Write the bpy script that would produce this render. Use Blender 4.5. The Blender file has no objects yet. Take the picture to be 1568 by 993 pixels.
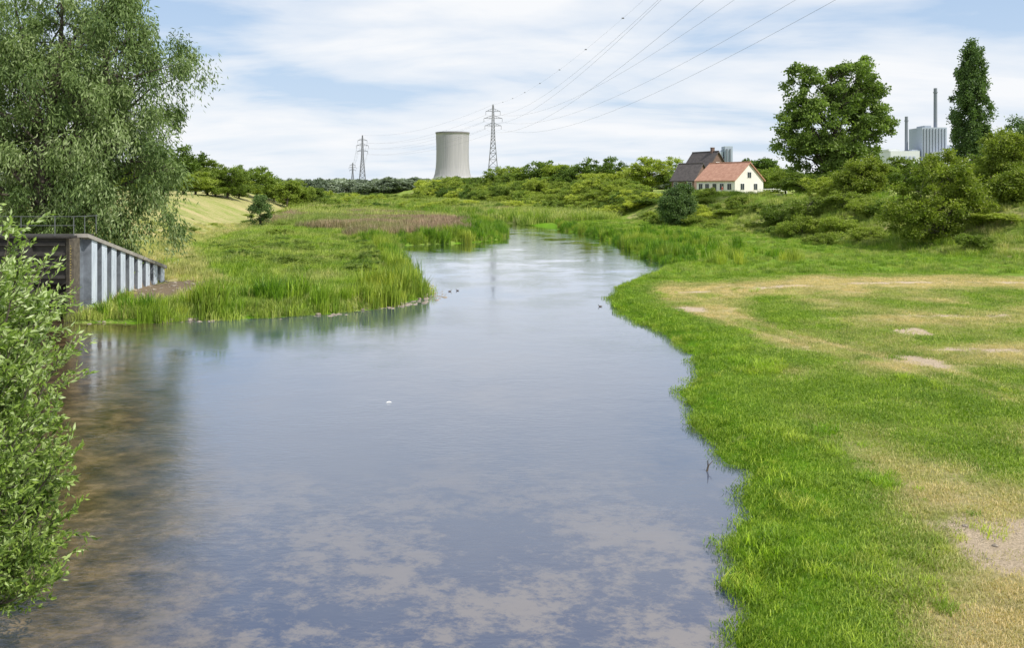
import bpy, math, random
import numpy as np
from mathutils import Vector, Matrix, Euler
R=np.random.RandomState(7); random.seed(7)
sc=bpy.context.scene
sc.view_settings.view_transform='Standard'; sc.view_settings.look='None'; sc.view_settings.exposure=0
COL=sc.collection
# ------------------------------------------------------------ node helpers
def mat(name):
    m=bpy.data.materials.new(name); m.use_nodes=True
    nt=m.node_tree; nt.nodes.clear()
    out=nt.nodes.new('ShaderNodeOutputMaterial'); return m,nt,out
def N(nt,t,**k):
    n=nt.nodes.new(t)
    for a,b in k.items(): setattr(n,a,b)
    return n
def L(nt,a,b): nt.links.new(a,b)
def noise(nt,scale,detail=4,rough=.55,vec=None,dist=0):
    n=N(nt,'ShaderNodeTexNoise'); n.inputs['Scale'].default_value=scale; n.inputs['Detail'].default_value=detail
    n.inputs['Roughness'].default_value=rough; n.inputs['Distortion'].default_value=dist
    if vec is not None: L(nt,vec,n.inputs['Vector'])
    return n.outputs['Fac']
def ramp(nt,fac,stops):
    n=N(nt,'ShaderNodeValToRGB'); cr=n.color_ramp
    while len(cr.elements)<len(stops): cr.elements.new(.5)
    for e,(p,c) in zip(cr.elements,stops):
        e.position=p; e.color=(c,c,c,1) if isinstance(c,(int,float)) else (*c,1)
    L(nt,fac,n.inputs['Fac']); return n.outputs['Color']
def mix(nt,f,a,b,mode='MIX'):
    n=N(nt,'ShaderNodeMix',data_type='RGBA',blend_type=mode)
    for i,v in ((0,f),(6,a),(7,b)):
        if isinstance(v,(int,float)): n.inputs[i].default_value=v
        elif isinstance(v,tuple): n.inputs[i].default_value=(*v,1)
        else: L(nt,v,n.inputs[i])
    return n.outputs[2]
def math_(nt,op,a,b=None,c=None,clamp=False):
    n=N(nt,'ShaderNodeMath',operation=op,use_clamp=clamp)
    for i,v in enumerate((a,b,c)):
        if v is None: continue
        if isinstance(v,(int,float)): n.inputs[i].default_value=v
        else: L(nt,v,n.inputs[i])
    return n.outputs[0]
def simple(name,col,rough=.8,var=.25,scale=3,metal=0,bump=0):
    m,nt,out=mat(name); p=N(nt,'ShaderNodeBsdfPrincipled'); L(nt,p.outputs[0],out.inputs[0])
    tc=N(nt,'ShaderNodeTexCoord'); f=noise(nt,scale,5,.6,tc.outputs['Object'])
    a=tuple(c*(1-var) for c in col); b=tuple(min(1,c*(1+var)) for c in col)
    L(nt,ramp(nt,f,[(.3,a),(.7,b)]),p.inputs['Base Color'])
    p.inputs['Roughness'].default_value=rough; p.inputs['Metallic'].default_value=metal
    if bump:
        bn=N(nt,'ShaderNodeBump'); bn.inputs['Strength'].default_value=bump; L(nt,noise(nt,scale*4,6,.6,tc.outputs['Object']),bn.inputs['Height']); L(nt,bn.outputs[0],p.inputs['Normal'])
    return m
def leafmat(name,dark,light,inst=None,transl=.3,third=None,rough=.5):
    """dark/light chosen by per-leaf 'tint'; inst: colour reached at instancer attribute itint=1"""
    m,nt,out=mat(name)
    at=N(nt,'ShaderNodeAttribute',attribute_name='tint')
    c=ramp(nt,at.outputs['Fac'],[(0,dark),(1,light)] if third is None else [(0,dark),(.6,light),(1,third)])
    if inst is not None:
        ai=N(nt,'ShaderNodeAttribute',attribute_name='itint',attribute_type='INSTANCER')
        c=mix(nt,ai.outputs['Fac'],c,inst)
        av=N(nt,'ShaderNodeAttribute',attribute_name='ivar',attribute_type='INSTANCER')
        hs=N(nt,'ShaderNodeHueSaturation'); L(nt,c,hs.inputs['Color'])
        L(nt,math_(nt,'MULTIPLY_ADD',av.outputs['Fac'],.7,.68),hs.inputs['Value'])
        L(nt,math_(nt,'MULTIPLY_ADD',av.outputs['Fac'],-.03,.512),hs.inputs['Hue'])
        c=hs.outputs[0]
    p=N(nt,'ShaderNodeBsdfPrincipled'); L(nt,c,p.inputs['Base Color']); p.inputs['Roughness'].default_value=rough
    p.inputs['Specular IOR Level'].default_value=.3
    t=N(nt,'ShaderNodeBsdfTranslucent'); L(nt,mix(nt,1,c,(1.05,1.2,.55),'MULTIPLY'),t.inputs['Color'])
    ms=N(nt,'ShaderNodeMixShader'); ms.inputs[0].default_value=transl
    L(nt,p.outputs[0],ms.inputs[1]); L(nt,t.outputs[0],ms.inputs[2]); L(nt,ms.outputs[0],out.inputs[0])
    return m
# ------------------------------------------------------------ mesh helpers
class MB:
    def __init__(s): s.v=[];s.q=[];s.qm=[];s.t=[];s.tm=[];s.tint=[];s.n=0
    def add(s,V,Q=None,T=None,m=0,tint=0.5):
        V=np.asarray(V,float).reshape(-1,3)
        s.v.append(V); s.tint.append(np.broadcast_to(np.asarray(tint,float),(len(V),)))
        if Q is not None and len(Q): Q=np.asarray(Q,int).reshape(-1,4)+s.n; s.q.append(Q); s.qm.append(np.full(len(Q),m))
        if T is not None and len(T): T=np.asarray(T,int).reshape(-1,3)+s.n; s.t.append(T); s.tm.append(np.full(len(T),m))
        s.n+=len(V)
    def box(s,x0,x1,y0,y1,z0,z1,m=0,tint=.5):
        V=np.array([[x,y,z] for z in(z0,z1) for y in(y0,y1) for x in(x0,x1)],float)
        s.add(V,[[0,2,3,1],[4,5,7,6],[0,1,5,4],[2,6,7,3],[0,4,6,2],[1,3,7,5]],m=m,tint=tint)
    def tube(s,P,r,sides=6,m=0,tint=.5,cap=True):
        P=np.asarray(P,float); k=len(P); r=np.broadcast_to(np.asarray(r,float),(k,))
        T=np.gradient(P,axis=0); T/=np.linalg.norm(T,axis=1)[:,None]+1e-9
        ref=np.array([0,0,1.]) if abs(T[:,2]).mean()<.8 else np.array([1.,0,0])
        A=np.cross(T,ref); A/=np.linalg.norm(A,axis=1)[:,None]+1e-9; B=np.cross(T,A)
        a=np.linspace(0,2*np.pi,sides,endpoint=False)
        V=P[:,None,:]+r[:,None,None]*(np.cos(a)[None,:,None]*A[:,None,:]+np.sin(a)[None,:,None]*B[:,None,:])
        Q=[[i*sides+j,i*sides+(j+1)%sides,(i+1)*sides+(j+1)%sides,(i+1)*sides+j] for i in range(k-1) for j in range(sides)]
        Tt=[]
        if cap:
            for j in range(1,sides-1): Tt+= [[0,j+1,j],[(k-1)*sides,(k-1)*sides+j,(k-1)*sides+j+1]]
        s.add(V.reshape(-1,3),Q,Tt,m,tint)
    def lathe(s,prof,sides=48,c=(0,0,0),m=0):
        a=np.linspace(0,2*np.pi,sides,endpoint=False); k=len(prof)
        V=np.array([[c[0]+r*math.cos(t),c[1]+r*math.sin(t),c[2]+z] for r,z in prof for t in a])
        Q=[[i*sides+j,i*sides+(j+1)%sides,(i+1)*sides+(j+1)%sides,(i+1)*sides+j] for i in range(k-1) for j in range(sides)]
        s.add(V,Q,m=m)
    def mesh(s,name,mats,smooth=False):
        me=bpy.data.meshes.new(name); V=np.concatenate(s.v)
        q=np.concatenate(s.q) if s.q else np.zeros((0,4),int); t=np.concatenate(s.t) if s.t else np.zeros((0,3),int)
        qm=np.concatenate(s.qm) if s.q else np.zeros(0,int); tm=np.concatenate(s.tm) if s.t else np.zeros(0,int)
        me.vertices.add(len(V)); me.vertices.foreach_set('co',V.astype(np.float32).ravel())
        me.loops.add(q.size+t.size); me.loops.foreach_set('vertex_index',np.concatenate([q.ravel(),t.ravel()]).astype(np.int32))
        me.polygons.add(len(q)+len(t))
        st=np.concatenate([np.arange(len(q))*4,q.size+np.arange(len(t))*3]).astype(np.int32)
        me.polygons.foreach_set('loop_start',st)
        me.polygons.foreach_set('material_index',np.concatenate([qm,tm]).astype(np.int32))
        me.polygons.foreach_set('use_smooth',np.full(len(q)+len(t),smooth))
        me.update(calc_edges=True)
        a=me.attributes.new('tint','FLOAT','POINT'); a.data.foreach_set('value',np.concatenate(s.tint).astype(np.float32))
        for m in mats: me.materials.append(m)
        return me
    def obj(s,name,mats,parent=None,smooth=False,loc=None,rotz=0,link=True):
        o=bpy.data.objects.new(name,s.mesh(name,mats,smooth))
        if link: COL.objects.link(o)
        if parent: o.parent=parent
        if loc is not None: o.location=loc
        o.rotation_euler=(0,0,rotz)
        return o
def empty(name,loc,rotz=0):
    e=bpy.data.objects.new(name,None); COL.objects.link(e); e.location=loc; e.rotation_euler=(0,0,rotz); e.empty_display_size=.1; return e
def unit(v): return v/(np.linalg.norm(v,axis=-1,keepdims=True)+1e-9)
def add_leaves(mb,C,D,Ln,W,m,tint):
    n=len(C); D=unit(D); S=unit(np.cross(D,R.normal(size=(n,3)))); Nn=np.cross(D,S)
    Ln=np.broadcast_to(Ln,(n,))[:,None]; W=np.broadcast_to(W,(n,))[:,None]
    V=np.stack([C,C+D*Ln*.45+S*W*.5+Nn*W*.15,C+D*Ln,C+D*Ln*.45-S*W*.5+Nn*W*.15],1).reshape(-1,3)
    Q=np.arange(4*n).reshape(-1,4)
    mb.add(V,Q,m=m,tint=np.repeat(np.broadcast_to(tint,(n,)),4))
def vn(x,y,s=0.):
    xi=np.floor(x);yi=np.floor(y);fx=x-xi;fy=y-yi;fx=fx*fx*(3-2*fx);fy=fy*fy*(3-2*fy)
    h=lambda a,b:(np.sin(a*127.1+b*311.7+s*74.7)*43758.5453)%1.0
    return (h(xi,yi)*(1-fx)+h(xi+1,yi)*fx)*(1-fy)+(h(xi,yi+1)*(1-fx)+h(xi+1,yi+1)*fx)*fy
def fbm(x,y,s=0.,o=4):
    r=0;a=.5;t=0
    for i in range(o): r=r+a*vn(x*2**i,y*2**i,s+i); t+=a; a*=.5
    return r/t
def sm(t): t=np.clip(t,0,1); return t*t*(3-2*t)
# ------------------------------------------------------------ river outline & terrain (metres, water level z=0)
RIGHT=[(2.5,-40),(3,5),(3.4,12.2),(3.97,14.5),(4.7,16.2),(5.24,17.9),(5.6,19.5),(5.54,20.9),(5.35,22.8),(5.49,24.5),(5.7,26.2),(5.97,27.6),(6.93,30),(7.5,32.5),(7.55,35.6),(7.3,38.6),(6.8,41.6),(6.2,44.5),(6.0,47.3),(6.3,51),(7.2,54.8),(8.7,59),(10.3,62.8),(12.6,67),(13.4,70.6),(13.7,75),(13.15,80.5),(13.1,88.8),(12.9,105),(10.6,123),(5.5,146),(-3.2,165.6),(-13,191),(-32,253),(-60,330),(-110,430),(-190,600),(-300,900)]
LEFT=[(-9,-40),(-8.9,8),(-9.6,13),(-12.5,18),(-16,23),(-19,28),(-25,33),(-33,37),(-33,44),(-22.9,44),(-22.7,41.4),(-21.5,41.6),(-19.6,41.2),(-17.3,42.2),(-15,42.6),(-12.8,43.3),(-10.4,44.4),(-8,46),(-6.6,48.8),(-5.4,51.6),(-5.7,54),(-6.6,56.6),(-7.8,63),(-10.1,73.6),(-12.4,84),(-13.9,91),(-13.2,97.8),(-10,100),(-6.9,101),(-3.5,105),(-1.7,110),(-0.9,119),(-1.25,128.5),(-2.8,146),(-14,170),(-30,205),(-50,255),(-78,335),(-128,435),(-208,605),(-318,905)]
POLY=np.array(RIGHT+LEFT[::-1],float)
def river(x,y):
    x=np.asarray(x,float);y=np.asarray(y,float)
    x=x+.5*(vn(x*.9,y*.9,3)-.5)+.4*(vn(x*2.7,y*2.7,5)-.5); y=y+.5*(vn(x*1.1,y*1.1,4)-.5)
    d=np.full(x.shape,1e9); ins=np.zeros(x.shape,bool)
    n=len(POLY)
    for i in range(n):
        ax,ay=POLY[i]; bx,by=POLY[(i+1)%n]; ex,ey=bx-ax,by-ay
        t=np.clip(((x-ax)*ex+(y-ay)*ey)/(ex*ex+ey*ey),0,1)
        d=np.minimum(d,np.hypot(x-ax-t*ex,y-ay-t*ey))
        if abs(ey)>1e-9:
            c=((ay>y)!=(by>y))&(x<ex*(y-ay)/ey+ax); ins^=c
    return np.where(ins,-d,d)
RF=np.array([(-60,52),(20,50),(60,44),(76,37),(119,28.6),(176,16.6),(335,-23),(430,-60),(600,-130),(900,-240),(7000,-2500)],float)
LF=np.array([(-60,-10),(8,-10.5),(20,-15),(30,-20.5),(38,-34),(44.2,-34),(46,-20),(52,-21.5),(60,-26),(82,-36),(130,-43),(225,-58),(300,-95),(400,-150),(600,-250),(900,-400),(7000,-3500)],float)
def dr(x,y): return (x-np.interp(y,RF[:,0],RF[:,1]))*.95
def dl(x,y): return (np.interp(y,LF[:,0],LF[:,1])-x)*.95
def H(x,y,d=None):
    if d is None: d=river(x,y)
    out=.02+.42*sm(d/1.3)+.5*sm(d/16)
    z=np.where(d>0,out,-.05-1.0*sm(-d/3))
    a=dr(x,y); b=dl(x,y); lo=np.clip(d,0,1)
    z=z+4.85*sm((a+.5)/14)+np.where(y<40,3.5,4.65)*sm(b/np.where(y<40,7.,15.))*lo
    plat=(x<-23.35)&(y>44.4)&(y<53)
    z=np.where(plat,np.maximum(z,3.9-(y-44.4)*.26),z)
    z=z+lo*(.25*(fbm(x*.08,y*.08,9)-.5)+.14*(fbm(x*.5,y*.5,2)-.5))
    z=z+lo*sm(a/6)*1.1*(fbm(x*.17,y*.17,12)-.5)
    return z
def blob(x,y,cx,cy,rx,ry,ang=0):
    c,s=math.cos(ang),math.sin(ang); u=((x-cx)*c+(y-cy)*s)/rx; v=(-(x-cx)*s+(y-cy)*c)/ry
    return np.clip(1.25-np.sqrt(u*u+v*v),0,1)
def masks(x,y,d):
    a=dr(x,y); b=dl(x,y)
    n=fbm(x*.35,y*.35,21,5); n2=fbm(x*.12,y*.12,31,4); n3=fbm(x*1.3,y*1.3,41,4)
    right=(x>0)&(d>0)
    dry=.30+.7*(n2-.5)+.9*(n-.5)
    mead=right&(y<68)&(a<1)
    band=np.exp(-((y-(50.5+.03*(x-16)))/3.4)**2)*sm((x-7.5)/3)
    dry=np.where(mead,.22+1.3*(n-.5)+.6*(n2-.5)+.95*band,dry)
    for (cx,cy,rx,ry,an,k) in [(9.7,42,2.4,2.2,0,.6),(20,38,7,3,0,.35),(19,30,3.5,2.2,.2,.6),(14.3,28.6,1.3,1.6,-.5,.5),(6.9,11.3,2.4,2.2,.1,.8),(9.5,13,2.6,4.2,0,.55),(11,17,1.6,6,.5,.15)]:
        dry=dry+k*np.where(mead,blob(x,y,cx,cy,rx,ry,an),0)
    for off in (0,1.3):  # faint wheel tracks
        tr=np.exp(-((x-(15.6+off-.22*(y-18)-.5*np.sin(y*.22)))/.28)**2)
        dry=dry+np.where(mead&(y<44),.45*tr,0)
    lush=np.where(right,1-sm((d-.3-1.6*n)/2.0),1-sm((d-2)/6))
    far=right&(y>=56)&(a<3); lush=np.where(far,np.maximum(lush,.45+.6*(n-.5)),lush)
    lush=np.where(y>150,lush*.3,lush)
    dry=dry*(1-lush)
    dry=np.where(far,dry*.5,dry)
    dry=np.where(x<0,np.where(b>-2,.58+.9*(n-.5),.22+.9*(n-.5)),dry)
    dry=np.where(a>1,.26+1.1*(n-.5)+.5*(n2-.5),dry)
    soil=np.zeros_like(x)
    for (cx,cy,rx,ry,an,k) in [(8.9,14.4,1.9,2.3,.2,1.0),(10.5,12.3,2.5,3,.2,.8),(16.5,50.4,3.2,.9,0,1),(23.5,50.6,5,.8,.05,.9),(11.5,50,2.,.7,0,.8),(31,51.5,6,.8,.0,.8),(17.4,34.7,1.,1.1,0,1),(14.8,29.2,.9,1.9,.45,1),(18,30.6,2.6,.45,-.2,.9),(9.5,43,1.4,1.2,0,.85),(13.3,51.8,1.8,.6,0,.7),(21,38.5,4,.6,0,.6)]:
        soil=np.maximum(soil,k*np.where(mead,blob(x,y,cx,cy,rx,ry,an),0))
    soil=sm((soil+1.3*(n3-.5)-.26)/.45)
    brown=blob(x,y,-21.3,49,2.8,5.2,.1)*(x<-10); brown=sm((brown+.9*(n3-.5)-.22)/.3)
    return np.clip(dry,0,1),np.clip(soil,0,1),np.clip(lush,0,1),np.clip(brown,0,1)
def geo(a,b,n): return a+(b-a)*(np.geomspace(1,400,n)-1)/399
xs=np.unique(np.concatenate([-geo(40,6000,45)[::-1],np.arange(-40,-4,.5),np.arange(-4,26,.28),np.arange(26,62,.7),geo(62,6000,45)]))
ys=np.unique(np.concatenate([np.arange(-40,6,3.),np.arange(6,64,.3),np.arange(64,140,.9),np.arange(140,260,2.5),geo(260,7000,55)]))
X,Y=np.meshgrid(xs,ys); xf,yf=X.ravel(),Y.ravel()
D=river(xf,yf); Z=H(xf,yf,D); dry,soil,lush,brown=masks(xf,yf,D)
mb=MB(); nx,ny=len(xs),len(ys)
ii=(np.arange(ny-1)[:,None]*nx+np.arange(nx-1)[None,:]).ravel()
mb.add(np.stack([xf,yf,Z],1),np.stack([ii,ii+1,ii+1+nx,ii+nx],1))
m,nt,out=mat('meadow_ground')
tc=N(nt,'ShaderNodeTexCoord'); P=tc.outputs['Object']
at=N(nt,'ShaderNodeAttribute',attribute_name='mask'); sx=N(nt,'ShaderNodeSeparateColor'); L(nt,at.outputs['Color'],sx.inputs[0])
ab=N(nt,'ShaderNodeAttribute',attribute_name='brown')
nf=noise(nt,9,7,.78,P); nm=noise(nt,1.4,6,.65,P); nl=noise(nt,.15,4,.6,P); ng_=noise(nt,34,4,.7,P)
g=mix(nt,nf,(.06,.12,.01),(.25,.35,.05)); g2=mix(nt,nf,(.05,.15,.006),(.21,.39,.02))
g=mix(nt,ramp(nt,nl,[(.35,0.),(.65,1.)]),g,mix(nt,nf,(.14,.20,.03),(.30,.36,.08)))
s=mix(nt,nf,(.28,.24,.10),(.60,.51,.27)); so=mix(nt,ramp(nt,math_(nt,'MULTIPLY_ADD',ng_,.6,math_(nt,'MULTIPLY',nf,.4)),[(.36,0.),(.60,1.)]),(.30,.235,.16),(.68,.55,.40)); br=mix(nt,nf,(.08,.06,.04),(.32,.25,.17))
col=mix(nt,sx.outputs[2],g,g2)
fd=math_(nt,'ADD',sx.outputs[0],math_(nt,'MULTIPLY_ADD',nm,1.0,-.5)); fd=math_(nt,'ADD',fd,math_(nt,'MULTIPLY_ADD',nf,.9,-.45))
col=mix(nt,ramp(nt,fd,[(.25,0.),(.8,1.)]),col,s)
col=mix(nt,ramp(nt,math_(nt,'ADD',sx.outputs[1],math_(nt,'MULTIPLY_ADD',nf,1.0,-.5)),[(.3,0.),(.75,1.)]),col,so)
col=mix(nt,ramp(nt,math_(nt,'ADD',ab.outputs['Fac'],math_(nt,'MULTIPLY_ADD',nf,.9,-.45)),[(.3,0.),(.7,1.)]),col,br)
p=N(nt,'ShaderNodeBsdfPrincipled'); L(nt,col,p.inputs['Base Color']); p.inputs['Roughness'].default_value=.95; p.inputs['Specular IOR Level'].default_value=.1
bn=N(nt,'ShaderNodeBump'); bn.inputs['Strength'].default_value=.9; bn.inputs['Distance'].default_value=.12; L(nt,noise(nt,14,7,.75,P),bn.inputs['Height']); L(nt,bn.outputs[0],p.inputs['Normal'])
L(nt,p.outputs[0],out.inputs[0])
gr=mb.obj('ground',[m],smooth=True)
ca=gr.data.attributes.new('mask','FLOAT_COLOR','POINT'); ca.data.foreach_set('color',np.stack([dry,soil,lush,np.ones_like(dry)],1).astype(np.float32).ravel())
ca=gr.data.attributes.new('brown','FLOAT','POINT'); ca.data.foreach_set('value',brown.astype(np.float32))
# ------------------------------------------------------------ water
m,nt,out=mat('river_water')
tc=N(nt,'ShaderNodeTexCoord'); P=tc.outputs['Object']; sp=N(nt,'ShaderNodeSeparateXYZ'); L(nt,P,sp.inputs[0])
mp=N(nt,'ShaderNodeMapping'); L(nt,P,mp.inputs[0]); mp.inputs['Scale'].default_value=(1.0,1.35,1); mp.inputs['Rotation'].default_value=(0,0,.6)
w1=noise(nt,1.9,10,.78,mp.outputs[0],.1); w2=noise(nt,.35,4,.6,P,.2)
weed=ramp(nt,math_(nt,'ADD',w1,math_(nt,'MULTIPLY_ADD',w2,.9,-.45)),[(.43,0.),(.57,1.)])
near=ramp(nt,math_(nt,'ADD',math_(nt,'MULTIPLY_ADD',sp.outputs['Y'],-1/14,1.5),math_(nt,'MULTIPLY_ADD',w2,.8,-.4),clamp=True),[(0,.0),(.8,1.)])
deep=mix(nt,w1,(.055,.075,.12),(.085,.10,.14))
bed=mix(nt,weed,(.03,.045,.10),(.175,.155,.15))
c=mix(nt,near,deep,bed)
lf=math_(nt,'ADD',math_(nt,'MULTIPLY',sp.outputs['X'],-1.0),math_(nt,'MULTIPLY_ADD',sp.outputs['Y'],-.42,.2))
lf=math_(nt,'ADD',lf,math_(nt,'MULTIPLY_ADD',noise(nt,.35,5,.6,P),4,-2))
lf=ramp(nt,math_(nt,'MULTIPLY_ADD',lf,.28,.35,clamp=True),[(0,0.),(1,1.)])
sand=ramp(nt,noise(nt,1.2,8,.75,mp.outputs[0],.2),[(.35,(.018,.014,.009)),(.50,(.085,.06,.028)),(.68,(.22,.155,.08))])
c=mix(nt,lf,c,sand)  # brown sandy bed, with the willow's reflection zone painted in by the mask
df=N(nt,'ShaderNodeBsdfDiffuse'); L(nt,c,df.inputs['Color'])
gl=N(nt,'ShaderNodeBsdfGlossy'); gl.inputs['Roughness'].default_value=.01; gl.inputs['Color'].default_value=(.97,.98,1,1)
b1=N(nt,'ShaderNodeBump'); b1.inputs['Strength'].default_value=.34; b1.inputs['Distance'].default_value=.03
mp2=N(nt,'ShaderNodeMapping'); L(nt,P,mp2.inputs[0]); mp2.inputs['Scale'].default_value=(.6,1.5,1); mp2.inputs['Rotation'].default_value=(0,0,-.15)
nn=math_(nt,'ADD',noise(nt,4.5,5,.66,mp2.outputs[0],.3),math_(nt,'MULTIPLY',noise(nt,.8,2,.5,mp2.outputs[0]),.7))
calm=ramp(nt,noise(nt,.16,4,.6,P),[(.38,.15),(.62,1.)])
L(nt,math_(nt,'MULTIPLY',nn,calm),b1.inputs['Height']); L(nt,b1.outputs[0],gl.inputs['Normal'])
fr=N(nt,'ShaderNodeFresnel'); fr.inputs['IOR'].default_value=1.5; L(nt,b1.outputs[0],fr.inputs['Normal'])
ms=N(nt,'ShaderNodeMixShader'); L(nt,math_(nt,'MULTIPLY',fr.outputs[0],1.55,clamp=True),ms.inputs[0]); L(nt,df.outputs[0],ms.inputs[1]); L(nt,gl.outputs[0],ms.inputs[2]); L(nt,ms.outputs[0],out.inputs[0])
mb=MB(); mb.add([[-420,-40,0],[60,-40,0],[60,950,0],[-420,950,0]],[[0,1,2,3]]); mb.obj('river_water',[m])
# ------------------------------------------------------------ scatter via geometry nodes
def variants(colname,objs):
    c=bpy.data.collections.new(colname)
    for o in objs: c.objects.link(o)
    return c
def scatter(name,P,rot,scl,itint,coll,nvar):
    n=len(P); me=bpy.data.meshes.new(name); me.vertices.add(n); me.vertices.foreach_set('co',np.asarray(P,np.float32).ravel())
    def A(nm,ty,arr,key='value'):
        a=me.attributes.new(nm,ty,'POINT'); a.data.foreach_set(key,arr)
    rv=np.zeros((n,3),np.float32); rv[:,2]=rot
    scl=np.asarray(scl,np.float32); 
    if scl.ndim==1: scl=np.stack([scl]*3,1)
    A('rot','FLOAT_VECTOR',rv.ravel(),'vector'); A('scl','FLOAT_VECTOR',np.ascontiguousarray(scl,np.float32).ravel(),'vector')
    A('itint','FLOAT',np.asarray(itint,np.float32)); A('ivar','FLOAT',R.rand(n).astype(np.float32)); A('vid','INT',R.randint(0,nvar,n).astype(np.int32))
    o=bpy.data.objects.new(name,me); COL.objects.link(o)
    ng=bpy.data.node_groups.new(name+'_nodes','GeometryNodeTree')
    ng.interface.new_socket('Geometry',in_out='INPUT',socket_type='NodeSocketGeometry'); ng.interface.new_socket('Geometry',in_out='OUTPUT',socket_type='NodeSocketGeometry')
    gi=ng.nodes.new('NodeGroupInput'); go=ng.nodes.new('NodeGroupOutput'); ip=ng.nodes.new('GeometryNodeInstanceOnPoints')
    ci=ng.nodes.new('GeometryNodeCollectionInfo'); ci.inputs['Collection'].default_value=coll; ci.inputs['Separate Children'].default_value=True; ci.inputs['Reset Children'].default_value=True
    def NA(nm,ty):
        a=ng.nodes.new('GeometryNodeInputNamedAttribute'); a.data_type=ty; a.inputs['Name'].default_value=nm; return a.outputs['Attribute']
    er=ng.nodes.new('FunctionNodeEulerToRotation'); lk=ng.links.new
    lk(NA('rot','FLOAT_VECTOR'),er.inputs[0]); lk(er.outputs[0],ip.inputs['Rotation']); lk(NA('scl','FLOAT_VECTOR'),ip.inputs['Scale']); lk(NA('vid','INT'),ip.inputs['Instance Index'])
    ip.inputs['Pick Instance'].default_value=True
    lk(gi.outputs[0],ip.inputs['Points']); lk(ci.outputs[0],ip.inputs['Instance']); lk(ip.outputs[0],go.inputs[0])
    md=o.modifiers.new('scatter','NODES'); md.node_group=ng
    return o
def tuft(name,n,rad,h,w,bend,m,hv=.4):
    mb=MB(); r=rad*np.sqrt(R.rand(n)); a=R.rand(n)*6.283
    B=np.stack([r*np.cos(a),r*np.sin(a),np.full(n,-.02*h)],1)
    hh=h*(1-hv+hv*R.rand(n)*1.3); az=R.rand(n)*6.283; dirv=np.stack([np.cos(az),np.sin(az),0*az],1); bb=bend*hh*(.3+R.rand(n))
    sd=np.stack([-np.sin(az+R.rand(n)),np.cos(az+R.rand(n)),0*az],1)*(w*.5)
    up=np.array([0,0,1.])
    mid=B+up*(hh*.55)[:,None]+dirv*(bb*.3)[:,None]; tip=B+up*(hh*.95)[:,None]+dirv*bb[:,None]
    V=np.stack([B-sd,B+sd,mid+sd*.8,mid-sd*.8,tip],1).reshape(-1,3); k=np.arange(n)[:,None]*5
    mb.add(V,k+np.array([[0,1,2,3]]),k+np.array([[3,2,4]]),tint=np.repeat(R.rand(n),5)); return mb.obj(name,[m],link=False)
m_grass=leafmat('grass_blades',(.11,.21,.012),(.30,.43,.05),inst=(.60,.50,.26),transl=.35)
m_lush=leafmat('lush_grass',(.10,.22,.006),(.32,.52,.025),inst=(.46,.48,.10),transl=.4)
m_reed=leafmat('reed_leaves',(.035,.11,.008),(.19,.36,.02),inst=(.34,.40,.06),transl=.38)
m_plume=leafmat('reed_plumes',(.22,.16,.11),(.46,.34,.24),inst=(.22,.30,.06),transl=.25)
shortG=variants('short_grass_tufts',[tuft('grass_tuft_%d'%i,64,.34,.07,.012,.9,m_grass) for i in range(4)])
longG=variants('long_grass_tufts',[tuft('long_grass_tuft_%d'%i,52,.24,.17,.014,1.0,m_lush,.6) for i in range(5)])
wildG=variants('wild_grass_tufts',[tuft('wild_grass_tuft_%d'%i,50,.55,.6,.030,.55,m_grass) for i in range(4)])
reedV=variants('reed_tufts',[tuft('reed_tuft_%d'%i,46,.45,1.5,.050,.32,m_reed,.45) for i in range(4)])
plumeV=variants('plume_tufts',[tuft('plume_tuft_%d'%i,60,.9,1.4,.06,.22,m_plume,.45) for i in range(4)])
def sample(n,x0,x1,y0,y1,prob,nearpow=0):
    x=x0+(x1-x0)*R.rand(n); u=R.rand(n); y=y0+(y1-y0)*(u**(1+nearpow))
    d=river(x,y); p=prob(x,y,d); k=(R.rand(n)<p)&(d>.02); x,y,d=x[k],y[k],d[k]
    return x,y,d,H(x,y,d)
def vis(x,y,mg=1.5): return (np.abs(x)<.66*y+mg)
x,y,d,z=sample(62000,2,34,8.5,58,lambda x,y,d:(1-.96*masks(x,y,d)[1])*vis(x,y)*(.25+.75*vn(x*1.5,y*1.5,77)),.7)
dm=masks(x,y,d); 
ti=np.clip(dm[0]*1.25-.16+R.normal(size=len(x))*.18-.3*dm[2]+.5*(fbm(x*.9,y*.9,93)-.5),0,1)
scatter('meadow_grass',np.stack([x,y,z],1),R.rand(len(x))*6.28,(.55+.8*R.rand(len(x)))*(1+y*.012)*(1-.35*dm[0]),ti,shortG,4)
x,y,d,z=sample(24000,2.5,16,9,72,lambda x,y,d:np.where((d<3.2),.8*np.exp(-(d/.8)**2)*(.3+.7*(vn(x*.9,y*.9,88)>.4))+.30*(vn(x*.8,y*.8,8)>.64),.03*(vn(x*.7,y*.7,8)>.62))*vis(x,y),.5)
scatter('bank_grass',np.stack([x,y,z],1),R.rand(len(x))*6.28,(.4+.6*R.rand(len(x)))*(.4+1.7*vn(x*.8,y*.8,18)**1.5),np.clip(.2+.9*(vn(x*.6,y*.6,28)-.35)+.15*R.normal(size=len(x)),0,1),longG,5)
def pw(x,y,d):
    a=dr(x,y); b=dl(x,y)
    left=(x<0)&(y>42)&(x>-45)&(~((x<-23)&(y<53)))&(b<12); right=(x>8)&(y>57)&(a<14)
    br=masks(x,y,d)[3]
    return (left*(1-.97*br)+right)*vis(x,y,2)*(.25+.75*vn(x*.5,y*.5,3))
x,y,d,z=sample(48000,-45,62,42,150,pw,.6)
x2,y2,d2,z2=sample(16000,-110,20,150,420,lambda x,y,d:(d<30)*(dr(x,y)<4)*(dl(x,y)<0),.3); x=np.r_[x,x2];y=np.r_[y,y2];z=np.r_[z,z2];a=dr(x,y);b=dl(x,y)
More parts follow.
